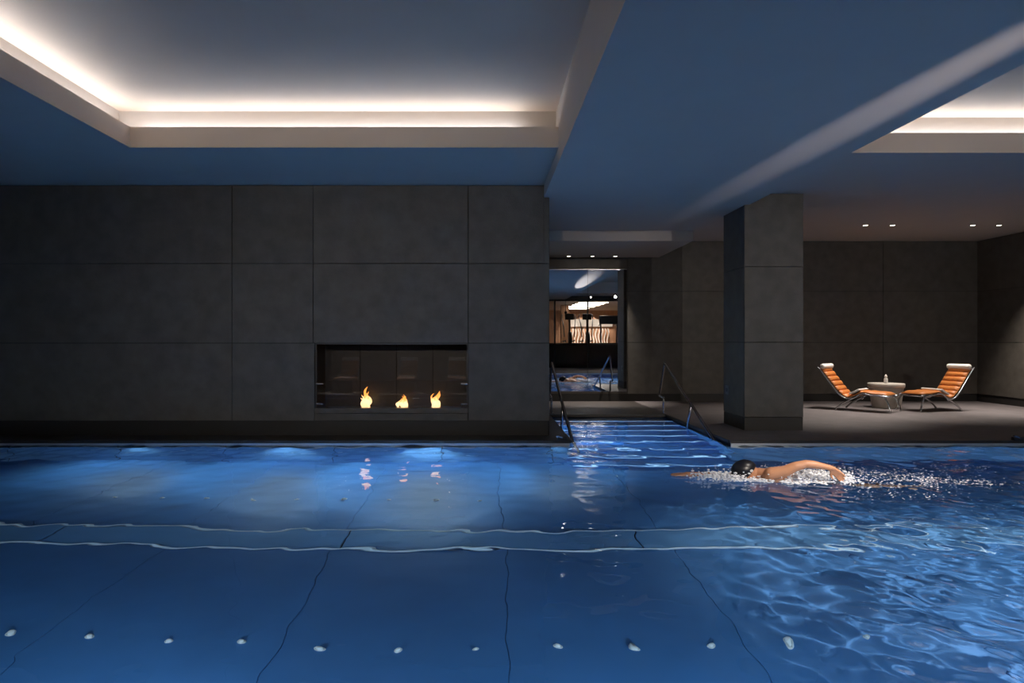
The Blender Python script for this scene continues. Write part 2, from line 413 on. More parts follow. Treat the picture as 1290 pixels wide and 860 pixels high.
# ------------------------------------------------------------------ downlights
def downlight(x, y, z, power, label, ang=1.1, target=None, group=None, col=(1, 0.90, 0.82)):
    blend = 1.0
    o = empty('downlight', (x, y, z), label=label, cat='downlight', group=group)
    MB().lathe([(0.052, -0.001), (0.066, -0.001), (0.066, -0.008), (0.05, -0.008), (0.046, 0.0)], 24, cap=False).build('trim_ring', 'steel', o, True)
    MB().lathe([(0.001, -0.0035), (0.047, -0.0035), (0.047, -0.0015), (0.001, -0.0015)], 20).build('lens', 'lens', o)
    spot('lamp', (x, y, z-0.02), target or (x, y, 0), power, ang, blend, col, 0.03, o)
    return o
places = ['left lit ceiling downlight of the four above the loungers', 'second ceiling downlight from the column above the loungers',
          'third ceiling downlight from the column above the loungers', 'ceiling downlight nearest the corner of the side wall']
for (x, lb, tx, ty, pw_) in zip((7.58, 8.12, 9.72, 10.24), places, (6.3, 8.15, 9.1, 11.0), (13.2, 13.8, 13.6, 13.6), (1.5, 0.75, 0.9, 1.7)):
    downlight(x, 13.6, ZS, L_DOWN*pw_, lb, 1.25, (tx, ty, 0), 'lounge ceiling downlights')
for i, x in enumerate((1.9, 2.44, 2.96)):
    downlight(x, 15.5, ZC, L_DOWN*1.1, ['ceiling downlight above the mirror beside the fireplace wall', 'middle ceiling downlight of three above the mirror',
              'ceiling downlight above the mirror nearest the column'][i], 0.9, (x, 15.45, 0), 'mirror downlights')
for i, x in enumerate((-3.87, -2.18, -0.80)):  # downlights added behind the camera so the loungers show in the fireplace glass
    downlight(x, -1.9, ZS, L_DOWN*12.0, 'added ceiling downlight behind the photographer aimed at the %s near deck lounger' % ['first', 'second', 'third'][i], 0.22, (x, 1.5, 0.4), 'added near deck downlights')
def added_spot(x, y, target, power, label, ang=0.95, zt=ZS):  # unseen spotlights added to brighten walls, column, swimmer and water
    o = empty('added_spotlight', (x, y, zt), label=label, cat='spotlight', group='added unseen spotlights')
    MB().tube([(0, 0, 0), (0, 0, -0.10)], 0.012).build('stem', 'black', o)
    d = (Vector(target)-Vector((x, y, zt-0.14))).normalized()
    MB().tube([d*-0.09+Vector((0, 0, -0.14)), d*0.09+Vector((0, 0, -0.14))], 0.045, 16).build('housing', 'black', o, True)
    MB().tube([d*0.091+Vector((0, 0, -0.14)), d*0.093+Vector((0, 0, -0.14))], 0.036, 16).build('lens', 'lens', o)
    return spot('lamp', Vector((x, y, zt-0.14))+d*0.11, target, power, ang, 1.0, (1, 0.88, 0.76), 0.03, o)
for i, (x, t, k) in enumerate(((-4.5, (-4.0, YFIRE, 1.4), 0.35), (-1.2, (-1.0, YFIRE, 1.5), 1.0), (5.2, (3.25, 7.25, 0), 3.8), (6.4, (4.6, CY0, 1.5), 1.8), (8.6, (8.2, YBACK, 1.3), 1.0))):
    added_spot(x, -2.0, t, L_FILL*k, 'added black fill spotlight on the near soffit aimed at the ' + ['left end of the stone wall', 'fireplace', 'swimmer', 'column', 'loungers'][i], (0.95, 0.95, 0.30, 0.5, 0.95)[i])
cz_ = added_spot(5.0, 4.6, (4.3, 5.7, -1.3), L_CAUSTIC, 'added black spotlight hung in the right coffer to cast ripple caustics', 1.15, ZU)  # lamp added out of view to throw ripple caustics on the floor
cz_.data.cycles.is_caustics_light = True
# projector spotlight grazing the beam
pj = empty('projector_spotlight', (4.08, -3.0, 2.82), label='black projector spotlight hung from the beam behind the photographer', cat='spotlight')
MB().tube([(0, 0, 0.06), (0, 0, ZB-2.82)], 0.012).build('stem', 'black', pj)
MB().lathe([(0.05, -0.25), (0.06, -0.2), (0.06, -0.02), (0.07, 0.0), (0.058, 0.0), (0.055, -0.03)], 20, ax='y').build('housing', 'black', pj, True)
spot('lamp', (4.08, -2.70, 2.82), (3.63, 6.5, 3.52), L_STREAK, math.radians(3.9), 1.0, (1, 0.9, 0.86), 0.02, pj)

# ------------------------------------------------------------------ pool lamps
def pool_fill_lamp(x, y, z, nrm, target, power, label, ang=2.2, group='underwater lamps'):  # round lamps added out of sight to brighten the pool and steps
    o = empty('pool_fill_lamp', (x, y, z), 0 if nrm < 0 else PI, label=label, cat='pool lamp', group=group)
    MB().lathe([(0.085, 0.0), (0.115, 0.0), (0.115, 0.014), (0.095, 0.02), (0.085, 0.012)], 28, ax='y', cap=False).build('steel_ring', 'steel', o, True)
    MB().lathe([(0.001, 0.002), (0.088, 0.002), (0.08, 0.012), (0.001, 0.014)], 24, ax='y').build('lens', 'plens', o)
    l = spot('lamp', (0, 0, 0), (1, 0, 0), power, ang, 0.5, (0.62, 0.86, 1.0), 0.07, o)
    l.location = (0, -0.05, 0); d = Vector(target)-Vector((x, y, z))
    if nrm > 0: d = Vector((-d.x, -d.y, d.z))
    l.rotation_euler = d.to_track_quat('-Z', 'Y').to_euler()
    return o
def coping_lamp(x, power, label, ang=1.85):
    o = empty('coping_lamp', (x, YFAR-0.002, -0.10), label=label, cat='pool lamp', group='lamps under the pool coping')
    soft(box('housing', -0.11, 0.11, -0.07, 0.0, -0.005, 0.03, 'steel', o), 0.006)
    soft(box('lens', -0.095, 0.095, -0.06, -0.012, -0.012, -0.005, 'plens', o), 0.003)
    spot('lamp', (x, YFAR-0.06, -0.125), (x, YFAR-0.62, PFLOOR), power, ang, 1.0, (0.74, 0.96, 1.0), 0.04, o)
coping_lamp(-4.87, L_POOL_SPOT*0.4, 'underwater lamp below the coping at the left end of the dark wall')
coping_lamp(-2.75, L_POOL_SPOT*1.4, 'underwater lamp below the coping at the left edge of the fireplace')
coping_lamp(-0.79, L_POOL_SPOT*3.0, 'underwater lamp below the coping at the right edge of the fireplace')
coping_lamp(1.02, L_POOL_SPOT*0.35, 'underwater lamp below the coping at the deck corner by the steps', 1.5)
for x, nth in zip((-7.4, -4.6, -1.8, 1.0, 3.8, 6.6, 9.4), ('first', 'second', 'third', 'fourth', 'fifth', 'sixth', 'seventh')):  # near wall row added below the view as fill for floor and far wall
    pool_fill_lamp(x, YNEAR, -0.55, 1, (x, YNEAR+4.5, -0.9), L_POOL_FILL*(0.6 if x < -4 else (1.0 if x < 5 else 2.6)), nth+' added round fill lamp from the left in the near pool wall', 2.5, 'added near wall fill lamps')

for y in (10.2, 11.6):  # side lamps added where they stay hidden, to brighten the steps
    for sx, X_, lb in ((1, SX0, 'added round fill lamp hidden in the hearth side wall of the steps'),):
        o = pool_fill_lamp(X_, y, -0.16-0.10*(SYB-y), -1, (X_+1, y, -0.5), 1, lb+(', deeper one' if y < 11 else ', shallower one'), 2.6, 'added step side fill lamps')
        o.rotation_euler = (0, 0, PI/2 if sx > 0 else -PI/2); o.scale = (0.45, 0.45, 0.45)
        for c in o.children:
            if c.type == 'LIGHT': c.rotation_euler = (math.radians(-80), 0, 0); c.data.energy = L_POOL_FILL*1.0
# floor inlets in two rows
inl = None
for row, y in ((0, 4.46), (1, 7.63)):
    for i in range(-8, 10):
        x = -0.05+0.51*i
        if abs(x) > 4.7: continue
        if row == 1 and x > 0.2: continue
        where = 'near' if row == 0 else 'far'
        nth = ['first', 'second', 'third', 'fourth', 'fifth', 'sixth', 'seventh', 'eighth', 'ninth', 'tenth'][-i if x < 0.17 else i-1]
        side = nth+(' left' if x < 0.17 else ' right')+' of the central seam'
        o = empty('floor_inlet', (x, y, PFLOOR+0.0005), label='white pool floor inlet, %s row, %s' % (where, side), cat='floor inlet', group='pool floor inlets, %s row' % where)
        if inl is None:
            a = MB().lathe([(0.017, 0), (0.020, 0.0), (0.019, 0.02), (0.013, 0.03), (0.001, 0.032)], 16).build('cap', 'nozzle', o, True)
            b = MB().lathe([(0.022, 0), (0.030, 0), (0.029, 0.004), (0.022, 0.005)], 16, cap=False).build('flange', 'nozzle', o, True)
            inl = (a, b)
        else:
            for c in inl:
                n = c.copy(); COL.objects.link(n); n.parent = o

# ------------------------------------------------------------------ water surface
SWX, SWY = 3.15, 7.25
rng = np.random.RandomState(3)
def sines(X, Y, n, l0, l1, ang=None, spread=PI):
    h = np.zeros_like(X); tot = 0
    for i in range(n):
        lam = l0*(l1/l0)**rng.rand(); k = 2*PI/lam
        a = rng.rand()*2*PI if ang is None else ang+(rng.rand()-0.5)*spread
        h += (lam/(2*PI))*np.sin(k*(X*math.cos(a)+Y*math.sin(a))+rng.rand()*2*PI)
    return h/math.sqrt(n/2)      # unit rms slope
def sstep(x, a, b):
    t = np.clip((x-a)/(b-a), 0, 1); return t*t*(3-2*t)
def water_h(X, Y, st0):
    global rng
    rng = np.random.RandomState(3)
    A = 0.011*sines(X, Y, 18, 0.5, 2.2) + 0.018*sines(X, Y, 24, 0.22, 0.6) + 0.006*sines(X, Y, 16, 0.10, 0.2)
    far = sstep(Y, 7.2, 9.3)*(1-0.9*sstep(Y, 9.55, 10.2))
    A = A + far*0.075*sines(X, Y, 20, 0.15, 0.6)
    rough = sstep(X-0.35*Y, 0.35, 1.35)*(1-0.5*sstep(Y, 8.4, 9.6))
    A = A + rough*(0.05*sines(X, Y, 26, 0.45, 1.2, 0.5, 2.2) + 0.115*sines(X, Y, 34, 0.13, 0.40, 0.9, 2.4))
    wake = np.exp(-((X-3.9)/1.1)**2-((Y-7.2)/0.55)**2)+0.8*np.exp(-((X-2.55)/0.35)**2-((Y-7.25)/0.3)**2)+0.7*np.exp(-((X-5.1)/0.8)**2-((Y-7.0)/0.6)**2)
    A = A + wake*(0.16*sines(X, Y, 26, 0.10, 0.40)+0.10*sines(X, Y, 20, 0.3, 0.7))
    if st0: A = A*1.0
    return A
def grid(x0, x1, y0, y1, dx, st0):
    nx = int((x1-x0)/dx)+1; ny = int((y1-y0)/dx)+1
    X, Y = np.meshgrid(np.linspace(x0, x1, nx), np.linspace(y0, y1, ny))
    Z = WATER + water_h(X, Y, st0)
    v = np.stack([X, Y, Z], -1).reshape(-1, 3)
    i = np.arange((ny-1)*(nx-1)); r, c = i//(nx-1), i % (nx-1); a = r*nx+c
    return v, np.stack([a, a+1, a+nx+1, a+nx], -1)
v1, f1 = grid(XL, XR-0.4, YNEAR, YFAR, 0.026, False)
v2, f2 = grid(SX0, SX1, YFAR, SYB, 0.024, True)
V = np.vstack([v1, v2]); F = np.vstack([f1, f2+len(v1)])
me = bpy.data.meshes.new('pool_water'); me.vertices.add(len(V)); me.vertices.foreach_set('co', V.ravel())
me.loops.add(F.size); me.loops.foreach_set('vertex_index', F.ravel().astype(np.int32))
me.polygons.add(len(F)); me.polygons.foreach_set('loop_start', np.arange(0, F.size, 4, dtype=np.int32)); me.polygons.foreach_set('loop_total', np.full(len(F), 4, dtype=np.int32))
me.update(calc_edges=True); me.validate()
water = new_obj('pool_water', me, 'water', None, True)
water.cycles.is_caustics_caster = True
for o_ in list(bed.children)+list(ch.children): o_.cycles.is_caustics_receiver = True
tag(water, 'clear blue water filling the indoor swimming pool', 'water', kind='stuff')

# ------------------------------------------------------------------ fireplace
fp = empty('fireplace', ((FX0+FX1)/2, YFIRE, FZ0), label='wide glass fronted gas fireplace set in the dark stone wall', cat='fireplace')
fw = (FX1-FX0)/2; fh = FZ1-FZ0
fb = MB().box(-fw, fw, 0.57, 0.6, 0, fh).box(-fw, -fw+0.02, 0.02, 0.57, 0, fh).box(fw-0.02, fw, 0.02, 0.57, 0, fh).box(-fw+0.02, fw-0.02, 0.02, 0.57, 0, 0.02).box(-fw+0.02, fw-0.02, 0.02, 0.57, fh-0.02, fh)
fb.build('firebox', 'soot', fp)
for k_ in range(1, 4): box('back_joint', -fw+k_*fw/2-0.004, -fw+k_*fw/2+0.004, 0.562, 0.57, 0.03, fh-0.03, 'joint', fp)
soft(box('burner_tray', -fw+0.12, fw-0.12, 0.18, 0.42, 0.02, 0.055, 'darksteel', fp), 0.006)
box('glass_pane', -fw+0.03, fw-0.03, 0.02, 0.028, 0.07, fh-0.02, 'fireglass', fp)
soft(box('sill', -fw, fw, -0.028, 0.02, 0.0, 0.07, 'stone', fp), 0.003, 1)
for sx in (-1, 1):
    for z in (0.12, 0.42): soft(box('glass_clip', sx*(fw-0.06)-0.05, sx*(fw-0.06)+0.05, 0.008, 0.02, z, z+0.022, 'steel', fp), 0.003)
def flame(x, h, wd, seed):
    r_ = random.Random(seed); mb = MB()
    for l in range(7):
        ph = r_.random()*6; hh = h*(1.0 if l == 0 else 0.45+0.45*r_.random()); ox = (r_.random()-0.5)*wd*1.1 if l else 0; oy = (r_.random()-0.5)*wd*0.5
        pts = []; rs = []
        for i in range(13):
            t = i/12
            pts.append((ox*(1-0.3*t)+wd*0.38*math.sin(ph+t*5.5)*t, oy+wd*0.18*math.sin(ph*2+t*6)*t, hh*t))
            rs.append(max(0.002, wd*(0.30 if l == 0 else 0.20)*math.sin(PI*min(1, (0.12+0.88*t)**0.75))*(1+0.25*math.sin(ph*3+t*13))))
        mb.tube(pts, rs, 8)
    o = mb.build('flame', 'flame', fp, True); o.location = (x, 0.30, 0.055)
    return o
cxf = (FX0+FX1)/2
flame(-1.80-cxf, 0.31, 0.13, 1); flame(-1.26-cxf, 0.19, 0.12, 5); flame(-0.735-cxf, 0.25, 0.12, 9)

# ------------------------------------------------------------------ mirror, socket, pool-edge anchors
mr = empty('wall_mirror', (2.37, YBACK-0.03, 0.235), label='tall two pane frameless mirror at the end of the steps', cat='mirror')
for sx in (-1, 1):
    x0, x1 = (-0.9, -0.003) if sx < 0 else (0.003, 0.9)
    box('mirror_pane', x0, x1, -0.012, 0, 0, 2.80, 'mirror', mr)
    box('bottom_rail', x0, x1, -0.016, 0, -0.02, 0.0, 'darksteel', mr); box('top_rail', x0, x1, -0.016, 0, 2.80, 2.815, 'steel', mr)
sk = empty('wall_socket', (CX0, 11.40, 0.58), label='small grey socket plate low on the side of the column', cat='socket')
soft(box('plate', -0.012, 0, -0.075, 0.075, -0.075, 0.075, 'socket', sk), 0.004); box('insert', -0.016, -0.012, -0.03, 0.03, -0.03, 0.03, 'black', sk)
def anchor(x, label):
    o = empty('lane_anchor', (x, YFAR-0.055, 0.004), label=label, cat='anchor')
    soft(box('block', -0.07, 0.07, -0.02, 0.05, 0, 0.05, 'black', o), 0.01); MB().tube([(-0.09, -0.03, 0.07), (0.0, -0.02, 0.045)], 0.012).build('hook', 'steel', o)
anchor(7.46, 'small black steel tipped anchor on the pool edge of the lounge deck'); anchor(1.08, 'small black anchor on the deck corner beside the steps')

# ------------------------------------------------------------------ handrails
def handrail(X, pts_main, pts_back, strut, label, m='steel'):
    o = empty('handrail', (X, pts_back[-1][0], 0), label=label, cat='handrail', group='pool step handrails')
    y0 = o.location.y
    top = catmull([(0, y-y0, z) for y, z in pts_main], 6)
    MB().tube(top, 0.025, 12).build('rail', m, o, True)
    MB().tube(catmull([(0, y-y0, z) for y, z in pts_back], 6), 0.022, 12).build('back_post', m, o, True)
    MB().tube([(0, y-y0, z) for y, z in strut], 0.022, 12).build('strut', m, o, True)
    MB().lathe([(0.02, 0.0), (0.05, 0.0), (0.05, 0.008), (0.02, 0.012)], 18).build('floor_flange', m, o, True)
handrail(3.40, [(12.92, 0.955), (12.86, 0.955), (12.78, 0.93), (11.5, 0.44), (10.24, -0.03), (9.5, -0.31)], [(12.92, 0.955), (12.97, 0.90), (13.28, 0.40), (13.33, 0.35), (13.27, 0.325), (13.05, 0.315), (13.0, 0.29), (12.995, 0.15), (12.995, 0.0)],
         [(11.25, 0.345), (11.60, -0.30)], 'polished steel handrail on the lounge side of the steps')
handrail(1.275, [(13.05, 0.955), (12.98, 0.955), (12.9, 0.93), (11.4, 0.42), (9.88, -0.10), (9.2, -0.34)], [(13.05, 0.955), (13.1, 0.90), (13.41, 0.40), (13.46, 0.35), (13.4, 0.325), (13.15, 0.315), (13.1, 0.29), (13.095, 0.15), (13.095, 0.0)],
         [(11.2, 0.35), (11.45, -0.30)], 'dark steel handrail beside the fireplace wall')

# ------------------------------------------------------------------ loungers
PROF = catmull([(-0.72, 0, 0.90), (-0.60, 0, 0.76), (-0.42, 0, 0.54), (-0.26, 0, 0.36), (-0.10, 0, 0.27), (0.05, 0, 0.31), (0.22, 0, 0.385), (0.42, 0, 0.36), (0.62, 0, 0.36), (0.76, 0, 0.34)], 10)
def prof_at(s):
    # s in 0..1 along arc length -> point, tangent, normal
    L = [0]
    for a, b in zip(PROF[:-1], PROF[1:]): L.append(L[-1]+(b-a).length)
    d = s*L[-1]
    for i in range(len(L)-1):
        if d <= L[i+1] or i == len(L)-2:
            t = (d-L[i])/(L[i+1]-L[i]); p = PROF[i].lerp(PROF[i+1], t); tg = (PROF[i+1]-PROF[i]).normalized(); break
    n = Vector((-tg.z, 0, tg.x)); n = n if n.z > 0 else -n
    return p, tg, n
def cushion(s0, s1, wdt, th, root):
    ns, nv = 6, 8; mb = MB(); rows_ = []
    for side in (1, 0):
        for i in range(ns+1):
            a = i/ns; p, tg, n = prof_at(s0+(s1-s0)*a)
            for j in range(nv+1):
                b = j/nv*2-1
                puff = (1-abs(2*a-1)**3)**0.6*(1-abs(b)**8)**0.5
                h = th*(0.35+0.65*puff) if side else 0.004
                q = p+n*h; mb.v.append((q.x, b*wdt, q.z))
    W = nv+1; H = (ns+1)*W
    for i in range(ns):
        for j in range(nv):
            a = i*W+j
            mb.f.append((a, a+1, a+W+1, a+W)); mb.f.append((H+a, H+a+W, H+a+W+1, H+a+1))
    for i in range(ns):
        for j in (0, nv):
            a = i*W+j; mb.f.append((a, a+W, H+a+W, H+a) if j == 0 else (a, H+a, H+a+W, a+W))
    for j in range(nv):
        for i in (0, ns):
            a = i*W+j; mb.f.append((a, H+a, H+a+1, a+1) if i == 0 else (a, a+1, H+a+1, H+a))
    return mb.build('cushion_segment', 'leather', root, True)
def make_lounger():
    root = empty('lounger')
    br = [0.02, 0.09, 0.16, 0.23, 0.30, 0.37, 0.435, 0.51, 0.60, 0.70, 0.98]
    for a, b in zip(br[:-1], br[1:]): cushion(a+0.002, b-0.002, 0.25, 0.055, root)
    for sy in (-1, 1):
        pts = []
        for i in range(41):
            p, tg, n = prof_at(i/40); q = p-n*0.018; pts.append((q.x, sy*0.272, q.z))
        MB().tube(pts, 0.016, 8).build('side_rail', 'steel', root, True)
        rear = catmull([(0.10, sy*0.272, 0.30), (-0.02, sy*0.285, 0.235), (-0.20, sy*0.295, 0.13), (-0.34, sy*0.30, 0.012)], 6)
        MB().tube(rear, [0.018]*len(rear), 8).build('leg', 'steel', root, True)
        front = catmull([(0.56, sy*0.272, 0.335), (0.68, sy*0.28, 0.30), (0.76, sy*0.29, 0.16), (0.80, sy*0.295, 0.012)], 6)
        MB().tube(front, [0.018]*len(front), 8).build('leg', 'steel', root, True)
    for s in (0.02, 0.45, 0.72, 0.985):
        p, tg, n = prof_at(s); q = p-n*0.03
        MB().tube([(q.x, -0.272, q.z), (q.x, 0.272, q.z)], 0.011, 8).build('cross_bar', 'steel', root, True)
    p, tg, n = prof_at(0.03); q = p+n*0.062
    pr = [(0.02, -0.262), (0.045, -0.258), (0.055, -0.235), (0.056, 0.235), (0.045, 0.258), (0.02, 0.262)]
    mb = MB(); mb.tube([(q.x, y, q.z) for r, y in pr], [r for r, y in pr], 14); mb.build('head_roll', 'white', root, True)
    p, tg, n = prof_at(0.5)
    MB().tube([(-0.02, 0.272, 0.26), (0.02, 0.29, 0.22), (0.05, 0.272, 0.25)], 0.014, 8).build('pivot_knob', 'steel', root, True)
    return root
def make_towel(loc, rz, label, s0=0.525, s1=0.675):
    o = empty('folded_towel', loc, rz, label=label, cat='towel', group='folded white towels')
    o.scale = (0.89, 0.95, 0.97)
    for layer in range(2):
        mb = MB(); ns = 8
        for side in (1, 0):
            for i in range(ns+1):
                p, tg, n = prof_at(s0+0.008*layer+(s1-s0-0.016*layer)*i/ns)
                h = 0.060+0.020*layer+(0.019 if side else 0)
                q = p+n*h
                for y in (-0.245+0.004*layer, 0.245-0.006*layer): mb.v.append((q.x, y, q.z))
        H = (ns+1)*2
        for i in range(ns):
            a = i*2; mb.f += [(a, a+1, a+3, a+2), (H+a, H+a+2, H+a+3, H+a+1), (a, a+2, H+a+2, H+a), (a+1, H+a+1, H+a+3, a+3)]
        mb.f += [(0, H, H+1, 1), (ns*2, ns*2+1, H+ns*2+1, H+ns*2)]
        soft(mb.build('fold', 'white', o, True), 0.006, 2)
L0 = make_lounger()
spots = [((7.48, 13.75, 0), -48, 'orange leather lounger with steel legs facing right beside the column', 'white folded towel on the seat of the lounger nearer the column'),
         ((9.10, 13.75, 0), 180+15, 'orange leather lounger with steel legs beside the far corner, facing left', 'white folded towel on the seat of the lounger by the corner'),
         ((-3.87, 1.15, 0), 90, 'orange lounger on the near deck mirrored at the left of the fireplace glass', 'white towel on the lounger mirrored at the left of the fireplace glass'),
         ((-2.18, 1.15, 0), 90, 'orange lounger on the near deck mirrored at the middle of the fireplace glass', 'white towel on the lounger mirrored at the middle of the fireplace glass'),
         ((-0.80, 1.15, 0), 90, 'orange lounger on the near deck mirrored at the right of the fireplace glass', 'white towel on the lounger mirrored at the right of the fireplace glass')]
for i, (loc, a, lb, lt) in enumerate(spots):
    o = L0 if i == 0 else copy_tree(L0)
    o.location = loc; o.rotation_euler = (0, 0, math.radians(a)); o.scale = (0.89, 0.95, 0.97); tag(o, lb, 'lounger', 'orange loungers')
    make_towel(loc, math.radians(a), lt)
# side table and bottle
tb = empty('side_table', (8.38, 14.26, 0), label='round cream tapered tub table between the two loungers', cat='table')
MB().lathe([(0.245, 0), (0.262, 0.005), (0.268, 0.02), (0.318, 0.41), (0.316, 0.418)], 40).build('tub', 'table', tb, True)
MB().lathe([(0.30, 0.418), (0.335, 0.425), (0.342, 0.44), (0.345, 0.50), (0.338, 0.512), (0.30, 0.514), (0.001, 0.514)], 40).build('tray_top', 'table', tb, True)
bt = empty('bottle', (8.35, 14.22, 0.514), label='small white bottle standing on the cream table', cat='bottle')
MB().lathe([(0.034, 0), (0.038, 0.006), (0.038, 0.085), (0.032, 0.105), (0.018, 0.12)], 20).build('body', 'bottle', bt, True)
MB().lathe([(0.018, 0.12), (0.03, 0.125), (0.03, 0.15), (0.018, 0.165), (0.006, 0.185)], 16).build('stopper', 'white', bt, True)

# ------------------------------------------------------------------ swimmer
class Blob(MB):
    def cap(s, p0, r0, p1, r1, seg=14):
        p0, p1 = Vector(p0), Vector(p1); d = (p1-p0); L = d.length; d = d/L
        pts = []; rs = []
        for i in range(5): t = math.radians(-85+i*85/4); pts.append(p0+d*(r0*math.sin(t))); rs.append(r0*math.cos(t))
        for i in range(1, 4): a = i/4; pts.append(p0.lerp(p1, a)); rs.append(r0+(r1-r0)*a)
        for i in range(5): t = math.radians(i*85/4); pts.append(p1+d*(r1*math.sin(t))); rs.append(r1*math.cos(t))
        return s.tube(pts, rs, seg)
    def chain(s, nodes, seg=14):
        for (a, ra), (b, rb) in zip(nodes[:-1], nodes[1:]): s.cap(a, ra, b, rb, seg)
        return s
    def ell(s, c, r, rot=(0, 0, 0), n=14):
        R = Matrix.Rotation(rot[2], 3, 'Z') @ Matrix.Rotation(rot[1], 3, 'Y') @ Matrix.Rotation(rot[0], 3, 'X')
        base = len(s.v); sg = 20
        for i in range(n+1):
            t = PI*(0.02+0.96*i/n)
            for k in range(sg):
                u = 2*PI*k/sg
                p = R @ Vector((r[0]*math.sin(t)*math.cos(u), r[1]*math.sin(t)*math.sin(u), r[2]*math.cos(t)))
                s.v.append(tuple(p+Vector(c)))
        for i in range(n):
            for k in range(sg):
                q = (k+1) % sg
                s.f.append((base+i*sg+k, base+(i+1)*sg+k, base+(i+1)*sg+q, base+i*sg+q))
        s.f.append(tuple(base+k for k in range(sg))); s.f.append(tuple(base+n*sg+k for k in reversed(range(sg))))
        return s
def fuse(mb, name, m, parent, voxel, it=6):
    tmp = bpy.data.objects.new('tmp', mb.mesh('tmp')); COL.objects.link(tmp)
    r = tmp.modifiers.new('r', 'REMESH'); r.mode = 'VOXEL'; r.voxel_size = voxel
    sm = tmp.modifiers.new('s', 'SMOOTH'); sm.iterations = it; sm.factor = 0.5
    dg = bpy.context.evaluated_depsgraph_get(); dg.update()
    me = bpy.data.meshes.new_from_object(tmp.evaluated_get(dg)); me.name = name
    bpy.data.objects.remove(tmp)
    me.materials.clear()
    return new_obj(name, me, m, parent, True)
def hand(b, wrist, d, palm_n, L=0.19, thumb_side=1, curl=0.35):
    # wrist point, direction of the fingers, palm normal; five separate fingers
    wrist = Vector(wrist); d = Vector(d).normalized(); pn = Vector(palm_n); pn = (pn-d*pn.dot(d)).normalized(); sd = d.cross(pn)*thumb_side
    pc = wrist+d*0.09
    for k in (-0.026, -0.009, 0.009, 0.026): b.cap(wrist+sd*k*0.7+d*0.01, 0.017, pc+sd*k*1.15, 0.0145, 8)
    for k, ln in zip((0.033, 0.011, -0.011, -0.032), (0.075, 0.085, 0.08, 0.06)):
        p0 = pc+sd*k; p1 = p0+d*ln*0.45+sd*k*0.08; d2 = (d+pn*curl).normalized(); p2 = p1+d2*ln*0.32; d3 = (d+pn*curl*2).normalized(); p3 = p2+d3*ln*0.28
        b.chain([(p0, 0.0105), (p1, 0.0095), (p2, 0.009), (p3, 0.0075)], 8)
    t0 = wrist+d*0.03+sd*0.028; t1 = t0+d*0.028+sd*0.03+pn*0.008; t2 = t1+d*0.035+sd*0.012+pn*0.006
    b.chain([(t0, 0.015), (t1, 0.012), (t2, 0.0095)], 8)

sw = empty('person', (0, 0, 0), label='swimmer in a black cap doing front crawl through the water', cat='person')
ox, oy = 0.0, 0.0
B = Blob()
yc = 7.28
# torso: chest rolled a little so that the near shoulder rides high
B.ell((3.10, yc, -0.085), (0.22, 0.175, 0.115), (math.radians(14), math.radians(6), 0))
B.ell((3.30, yc, -0.125), (0.22, 0.155, 0.105), (math.radians(10), math.radians(8), 0))
B.ell((3.55, yc+0.005, -0.17), (0.19, 0.155, 0.11), (0, math.radians(8), 0))
B.cap((2.99, yc-0.12, -0.01), 0.072, (2.99, yc+0.13, -0.075), 0.07)      # shoulder girdle
B.cap((3.02, yc-0.07, 0.012), 0.055, (3.2, yc-0.05, -0.02), 0.06)        # shoulder blade
B.cap((2.98, yc, -0.035), 0.066, (2.86, yc-0.005, -0.005), 0.058)          # neck
B.cap((2.99, yc-0.09, 0.0), 0.055, (2.90, yc-0.02, 0.0), 0.05)            # trapezius
# head: crown towards -X, face down and turned a little to the camera
hc = Vector((2.765, yc-0.01, 0.015))
B.ell(hc, (0.126, 0.084, 0.102), (math.radians(12), math.radians(-6), 0))
B.ell(hc+Vector((0.03, -0.012, -0.055)), (0.075, 0.062, 0.06))               # jaw and face
B.cap(hc+Vector((-0.005, -0.022, -0.092)), 0.017, hc+Vector((0.035, -0.03, -0.118)), 0.018, 8)   # nose
B.cap(hc+Vector((0.078, -0.045, -0.095)), 0.016, hc+Vector((0.078, 0.015, -0.105)), 0.016, 8)    # lips
B.ell(hc+Vector((0.098, -0.012, -0.085)), (0.03, 0.03, 0.028))                # chin
for sy in (-1, 1): B.ell(hc+Vector((0.035, sy*0.080, -0.012)), (0.022, 0.012, 0.034), (0, math.radians(70), 0), 8)   # ears
for sy in (-1, 1): B.ell(hc+Vector((-0.035, sy*0.035-0.018, -0.075)), (0.018, 0.024, 0.016), n=8)                         # brows
# near arm: recovering, elbow high, hand trailing back towards the water
B.chain([((2.995, yc-0.135, 0.005), 0.070), ((3.12, yc-0.185, 0.045), 0.058), ((3.21, yc-0.215, 0.098), 0.050), ((3.31, yc-0.235, 0.128), 0.043)])
B.chain([((3.31, yc-0.235, 0.128), 0.043), ((3.39, yc-0.25, 0.124), 0.042), ((3.49, yc-0.265, 0.106), 0.032), ((3.56, yc-0.272, 0.092), 0.027)])
hand(B, (3.55, yc-0.272, 0.094), (0.62, -0.05, -0.55), (-0.25, -0.9, -0.25), thumb_side=1, curl=0.3)
# far arm: stretched forward just under the surface, hand breaking it
B.chain([((2.96, yc+0.14, -0.085), 0.066), ((2.80, yc+0.16, -0.095), 0.055), ((2.62, yc+0.15, -0.085), 0.044)])
B.chain([((2.62, yc+0.15, -0.085), 0.044), ((2.50, yc+0.14, -0.07), 0.044), ((2.30, yc+0.10, -0.050), 0.031), ((2.17, yc+0.075, -0.040), 0.028)])
hand(B, (2.18, yc+0.075, -0.040), (-1, -0.12, 0.02), (0.05, 0.1, -1), thumb_side=-1, curl=0.15)
